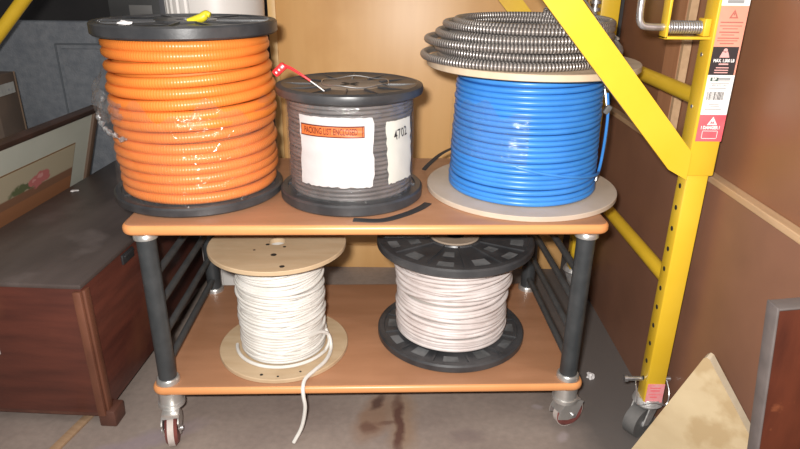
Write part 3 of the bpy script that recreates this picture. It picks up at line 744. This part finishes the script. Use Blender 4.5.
plate('load_sticker_edge', .630, .633, .866, .918, M['st_salmon'])
lt = letters('lettering', [('MAX. 1,000 LB', XC - .001, .8925, .0080, .80, .0003)], M['white_print'], p)
b = MB(); b.add([S(.5965, YF - .0006, .8985), S(.6155, YF - .0006, .8985), S(.6110, YF - .0006, .9095), S(.6010, YF - .0006, .9095)], [(0, 1, 2, 3)])
pts = [S(.606 + .0038 * math.cos(a), YF - .0006, .9115 + .0038 * math.sin(a)) for a in [2 * PI * k / 14 for k in range(14)]]; b.add(pts, [tuple(range(14))])
b.build('weight_symbol', M['pink_print'], p, smooth=False, fixn=False)
letters('small_print', [], M['pink_print'], p, bars=[(.598, .616, .8850, .8876), (.594, .618, .8788, .8806), (.592, .618, .8742, .8760), (.592, .618, .8698, .8716)])
p = plate('barcode_sticker', .582, .633, .790, .866, M['st_white'], 'white sticker with barcode')
letters('lettering', [('1 800 832 1061', .606, .8465, .0062, .85, .0001)], M['ink_grey'], p,
        bars=[(.602, .626, .8545, .8560), (.602, .626, .8570, .8610), (.589, .625, .8500, .8512), (.588, .621, .8405, .8420), (.590, .622, .8375, .8386), (.594, .614, .8090, .8104), (.598, .615, .8060, .8072), (.588, .620, .8000, .8014), (.596, .612, .7970, .7980)])
letters('logo_block', [], M['ink_green'], p, bars=[(.588, .603, .8545, .8615)])
letters('logo', [('BP', .5955, .8580, .0070, 1.1, .0002)], M['white_print'], p, y=YF - .0010)
g = random.Random(2); bars = []; x = .587
while x < .619:
    w = g.choice((.0006, .0010, .0016)); bars.append((x, x + w, .8190, .8345)); x += w + g.choice((.0006, .0009, .0014))
letters('barcode', [], M['ink'], p, bars=bars)
p = plate('danger_sticker', .582, .633, .737, .790, M['st_pink'], 'red-pink danger sticker')
letters('lettering', [('! DANGER !', XC - .001, .7645, .0088, .82, .0004)], M['white_print'], p, tris=[(XC + .001, .7700, .020, .0165, .0028)],
        bars=[(.592, .6225, .7575, .7585), (.592, .6225, .7425, .7435), (.592, .593, .7425, .7585), (.6215, .6225, .7425, .7585)])
p = plate('leg_sticker', .586, .626, .100, .152, M['st_pink2'], 'faded pink sticker at the foot', y=1.2045)
letters('lettering', [], M['st_pink'], p, y=1.2039, bars=[(.592, .618, .140, .1425), (.594, .616, .132, .135), (.590, .620, .122, .1235), (.595, .612, .114, .117)])

# ------------------------------------------------------------------ trunk
TY = R(-3)
tr = thing('wooden_chest', 'dark red wooden chest with a dusty top, left of the cart', 'chest', (-.712, 1.222, 0), TY)
TW, TD, TH = .380, .95, .391
b = MB(); b.box((-TW / 2, TD / 2, (.035 + TH - .008) / 2), (TW, TD, TH - .043), bev=.003); b.build('body', M['trunk'], tr)
b = MB(); b.box((-TW / 2, TD / 2 + .0, TH - .006), (TW + .008, TD + .010, .012), bev=.004); b.build('lid', M['trunk_top'], tr)
b = MB(); b.box((-.007, -.004, (TH - .014 + .02) / 2 + .005), (.020, .012, TH - .05), bev=.004); b.box((.003, .012, (TH - .014 + .02) / 2 + .005), (.010, .022, TH - .05), bev=.003)
b.build('corner_moulding', M['trunk_trim'], tr)
for x, y in ((-.018, .03), (-TW + .03, .03), (-.018, TD - .03), (-TW + .03, TD - .03)):
    b = MB(); b.box((x + (.020 if x > -.1 else .0), y - .010, .0225), (.042, .050, .045), bev=.004); b.build('foot', M['trunk_foot'], tr)
b = MB(); b.box((-TW / 2, .012, .036), (TW - .02, .018, .022)); b.build('base_rail', M['trunk_foot'], tr)
b = MB(); b.box((.0035, .215, TH - .030), (.006, .060, .026), bev=.002, mi=0); b.box((.0085, .215, TH - .022), (.006, .050, .006), bev=.002, mi=0); b.build('latch', M['strap'], tr)
b = MB(); b.box((-.238, -.0008, .232), (.022, .0012, .070)); k = b.build('paper_sticker', M['box_label'], tr); k['label'] = 'pale sticker on the front'
for (x, y, s, sd, lab) in ((-.345, .60, (.012, .010, .003), 4, 'tiny white paper fleck on the wooden chest near the picture frame'),):
    v = Matrix.Rotation(TY, 3, 'Z') @ Vector((x, y, 0)); scrap('white_bit', (v.x - .712, v.y + 1.222, TH + .0003), s, lab, sd)

# ------------------------------------------------------------------ framed picture leaning on the trunk
lean = R(18); th_ = .07
ex = Vector((math.sin(th_), math.cos(th_), 0)); hh = Vector((math.cos(th_), -math.sin(th_), 0)); Zv = Vector((0, 0, 1))
ez = Zv * math.cos(lean) + hh * math.sin(lean); fr = hh * math.cos(lean) - Zv * math.sin(lean); ey = -fr
def mat_painting():
    """still life: pink flowers over a green leaf mass on a brown table, cream ground"""
    m = bpy.data.materials.new('flower still life'); m.use_nodes = True
    nt = m.node_tree; N = nt.nodes; L = nt.links; bs = N['Principled BSDF']; bs.inputs['Roughness'].default_value = .6
    tc = N.new('ShaderNodeTexCoord'); nz = N.new('ShaderNodeTexNoise'); nz.inputs['Scale'].default_value = 40; nz.inputs['Detail'].default_value = 4
    L.new(tc.outputs['Object'], nz.inputs['Vector'])
    vm = N.new('ShaderNodeVectorMath'); vm.operation = 'MULTIPLY_ADD'; vm.inputs[1].default_value = (.04, 0, .04); L.new(nz.outputs['Color'], vm.inputs[0]); L.new(tc.outputs['Object'], vm.inputs[2])
    cur = None
    rgb = N.new('ShaderNodeRGB'); rgb.outputs[0].default_value = (.42, .36, .25, 1); cur = rgb.outputs[0]
    def blob(cx, cz, rx, rz, col, soft=.25, box=False):
        nonlocal cur
        mp = N.new('ShaderNodeMapping'); mp.vector_type = 'TEXTURE'; mp.inputs['Location'].default_value = (cx + .02, 0, cz + .02); mp.inputs['Scale'].default_value = (rx, 1000, rz)
        L.new(vm.outputs[0], mp.inputs['Vector']); ln = N.new('ShaderNodeVectorMath'); ln.operation = 'LENGTH'; L.new(mp.outputs['Vector'], ln.inputs[0])
        r = N.new('ShaderNodeMapRange'); r.inputs['From Min'].default_value = 1; r.inputs['From Max'].default_value = 1 - soft; L.new(ln.outputs['Value'], r.inputs['Value'])
        x = N.new('ShaderNodeMix'); x.data_type = 'RGBA'; L.new(r.outputs['Result'], x.inputs['Factor']); L.new(cur, x.inputs['A']); x.inputs['B'].default_value = (*col, 1); cur = x.outputs['Result']
    sx = N.new('ShaderNodeSeparateXYZ'); L.new(tc.outputs['Object'], sx.inputs[0])
    blob(-.33, .476, .10, .018, (.11, .13, .06))
    r = N.new('ShaderNodeMapRange'); r.inputs['From Min'].default_value = .466; r.inputs['From Max'].default_value = .461; L.new(sx.outputs['Z'], r.inputs['Value'])
    x = N.new('ShaderNodeMix'); x.data_type = 'RGBA'; L.new(r.outputs['Result'], x.inputs['Factor']); L.new(cur, x.inputs['A']); x.inputs['B'].default_value = (.21, .105, .06, 1); cur = x.outputs['Result']
    r = N.new('ShaderNodeMapRange'); r.inputs['From Min'].default_value = .437; r.inputs['From Max'].default_value = .433; L.new(sx.outputs['Z'], r.inputs['Value'])
    x = N.new('ShaderNodeMix'); x.data_type = 'RGBA'; L.new(r.outputs['Result'], x.inputs['Factor']); L.new(cur, x.inputs['A']); x.inputs['B'].default_value = (.30, .13, .06, 1); cur = x.outputs['Result']
    for cx, cz, q in ((-.285, .490, .022), (-.26, .482, .018), (-.31, .484, .02), (-.29, .477, .022), (-.245, .478, .014)): blob(cx, cz, q * 1.5, q, (.48, .15, .14))
    for cx, cz, q in ((-.28, .494, .009), (-.305, .484, .008)): blob(cx, cz, q * 1.4, q, (.60, .28, .26))
    L.new(cur, bs.inputs['Base Color']); return m
pic = thing('framed_picture', 'framed picture of pink flowers leaning against the wooden chest', 'picture')
PH = .6485; top = Vector((-.999, 2.03, .618)); base = top - ez * PH; base.z = base.z
Mx = Matrix((ex, ey, ez)).transposed().to_4x4(); Mx.translation = base
pic.matrix_world = Mx; PLn = .98; FW = .018
b = MB()
b.box((-PLn / 2, .010, PH - FW / 2), (PLn, .026, FW), bev=.003); b.box((-PLn / 2, .010, FW / 2), (PLn, .026, FW), bev=.003); b.box((-PLn + FW / 2, .010, PH / 2), (FW, .026, PH - 2 * FW)); b.box((-FW / 2 + .004, .010, PH / 2), (FW + .008, .026, PH), bev=.003, mi=1)
b.build('frame', [M['frame'], M['frame_edge']], pic)
b = MB(); b.box((-PLn / 2, .010, PH / 2), (PLn - 2 * FW + .004, .008, PH - 2 * FW + .004)); b.build('mount', M['mat_board'], pic, smooth=False)
IX0, IX1, IZ0, IZ1 = -.885, -.105, .09, PH - .105
b = MB(); b.box(((IX0 + IX1) / 2, .0055, (IZ0 + IZ1) / 2), (IX1 - IX0 + .008, .002, IZ1 - IZ0 + .008)); b.build('mount_line', M['mat_line'], pic, smooth=False)
b = MB(); b.box(((IX0 + IX1) / 2, .0042, (IZ0 + IZ1) / 2), (IX1 - IX0, .002, IZ1 - IZ0)); b.build('print', mat_painting(), pic, smooth=False)

# ------------------------------------------------------------------ cardboard box, divider, bin, cabinet in the back left
t = thing('cardboard_box', 'tall dark brown cardboard box with a grey label, behind the picture', 'box', (-1.40, 2.0375, 0))
b = MB(); b.box((-.04, 0, .36), (.295, .125, .72), bev=.003); b.build('carton', M['box'], t)
b = MB(); b.box((.1085, -.008, .672), (.002, .105, .035), mi=0)
for k in range(5): b.box((.1098, -.045 + .018 * k, .668), (.0006, .012 - .004 * (k % 3), .008), mi=1)
b.build('label_strip', [M['box_label'], M['ink_grey']], t)
b = MB(); b.box((.107, .0605, .36), (.004, .006, .72)); b.build('corner_edge', M['box_edge'], t)

t = thing('office_divider', 'blue-grey fabric divider panel standing behind the wooden chest', 'divider', (-1.15, 2.26, 0))
b = MB(); b.box((0, 0, .435), (.98, .05, .87), bev=.012, seg=3); b.build('panel', M['divider'], t)
b = MB(); b.box((.22, -.0262, .795), (.56, .004, .006), bev=.001); b.box((-.06, -.0262, .40), (.006, .004, .79), bev=.001); b.build('seam', M['seam'], t)
b = MB(); b.box((.19, -.032, .40), (.46, .012, .76), bev=.005); b.build('raised_pad', M['divider'], t)
b = MB(); b.box((.30, -.04, .392), (.30, .02, .012)); b.build('ledge', M['seam'], t)

t = thing('storage_cabinet', 'dark steel cabinet in the gloom behind the orange spool', 'cabinet', (-.95, 2.48, 0))
b = MB(); b.box((-.02, .05, .65), (.24, .20, 1.30), bev=.003); b.build('body', M['cabinet'], t)
b = MB(); b.box((-.02, -.052, .897), (.085, .006, .036), bev=.001); b.build('drawer_front', M['cab_grey'], t)
b = MB(); b.box((.068, -.053, .65), (.032, .008, 1.28), bev=.001); b.build('door_edge', M['cab_grey2'], t)

t = thing('plastic_bin', 'tall off-white ribbed plastic bin behind the orange spool', 'bin', (-.532, 1.868, 0))
b = MB(); n = 180; prof = [(.112, 0), (.139, 1.06), (.143, 1.062), (.143, 1.075), (.134, 1.075), (.132, 1.06), (.107, .008)]
vs = []; fs = []
for (r_, z) in prof:
    for i in range(n):
        a = 2 * PI * i / n; q = r_
        if R(205) < a < R(262) and r_ > .109 and z < 1.061 and (i % 6) in (0, 1): q = r_ - .004
        vs.append((q * math.cos(a), q * math.sin(a), z))
for j in range(len(prof) - 1):
    for i in range(n): i2 = (i + 1) % n; fs.append((j * n + i, j * n + i2, (j + 1) * n + i2, (j + 1) * n + i))
fs.append(tuple(range(n))); fs.append(tuple((len(prof) - 1) * n + i for i in range(n)))
b.add(vs, fs).build('tub', M['bin'], t, ang=25)

# ------------------------------------------------------------------ right foreground boards
t = thing('plywood_offcut', 'pale pointed plywood offcut standing in front of the scaffold foot', 'board', (.53, .90, 0))
A = Vector((.528, .90, .441)); Lp = Vector((.462, .966, .175)); Rp = Vector((.607, .82, .30))
L0 = A + (Lp - A) * (A.z / (A.z - Lp.z)); R1 = A + (Rp - A) * 1.40; R0 = Vector((R1.x, R1.y, 0))
uL = (Lp - A).normalized(); uR = (Rp - A).normalized()
c0 = A + uL * .012; c1 = A + uR * .010; cm = (c0 + c1 + A * 1.2) / 3.2
nrm = Vector((.7, .72, 0)).normalized()
o = Vector((.53, .90, 0)); b = MB(); b.prism([p - o for p in (L0, R0, R1, c1, cm, c0)], nrm * .021, mi=0, mi_side=1)
b.build('board', [M['offcut'], M['offcut_edge']], t, smooth=False)

t = thing('wooden_board', 'polished dark red wooden board with grey edging at the wall', 'board', (.600, .716, 0))
b = MB(); ta = R(-6.6); rot = Matrix.Rotation(ta, 3, 'Y')
b.box(rot @ Vector((.002, 0, .328)), (.070, .020, .642), rot, bev=.003); b.build('face', M['redboard'], t)
b = MB(); b.box(rot @ Vector((-.0345, -.002, .328)), (.005, .026, .652), rot, bev=.003); b.box(rot @ Vector((.002, -.002, .6505)), (.074, .026, .005), rot, bev=.003); b.build('edging', M['redboard_edge'], t)

o = MB().box((0, 0, .004), (.022, .26, .008), bev=.001).build('wood_lath', M['lath']); o.location = (-.80, 1.13, 0); o.rotation_euler = (0, 0, R(-12)); tag(o, 'thin tan wooden lath on the floor in front of the wooden chest', 'lath')

# ------------------------------------------------------------------ light: the camera's flash with an added overhead fill and ambient
fl = bpy.data.lights.new('camera_flash', 'AREA'); fl.shape = 'RECTANGLE'; fl.size = .05; fl.size_y = .03; fl.energy = 38; fl.color = (1.0, .965, .92)
fo = bpy.data.objects.new('camera_flash', fl); COL.objects.link(fo)
fo.matrix_world = Matrix.Translation((-.045, -.01, CAM_H + .055)) @ Matrix.Rotation(PI / 2 - PITCH * .85, 4, 'X')
rl = bpy.data.lights.new('overhead_fill', 'AREA'); rl.size = 1.6; rl.energy = 14; rl.color = (1, .95, .88)  # added overhead fill, no such fixture known
ro = bpy.data.objects.new('overhead_fill', rl); COL.objects.link(ro); ro.location = (-.5, .2, 2.6)
w = bpy.data.worlds.new('world'); scene.world = w; w.use_nodes = True
w.node_tree.nodes['Background'].inputs['Color'].default_value = (.95, .97, 1.0, 1); w.node_tree.nodes['Background'].inputs['Strength'].default_value = .24

vs_ = scene.view_settings; scene.display_settings.display_device = 'sRGB'
vs_.view_transform = 'Standard'; vs_.look = 'None'; vs_.gamma = 1.0; vs_.use_curve_mapping = False; vs_.exposure = 0.0
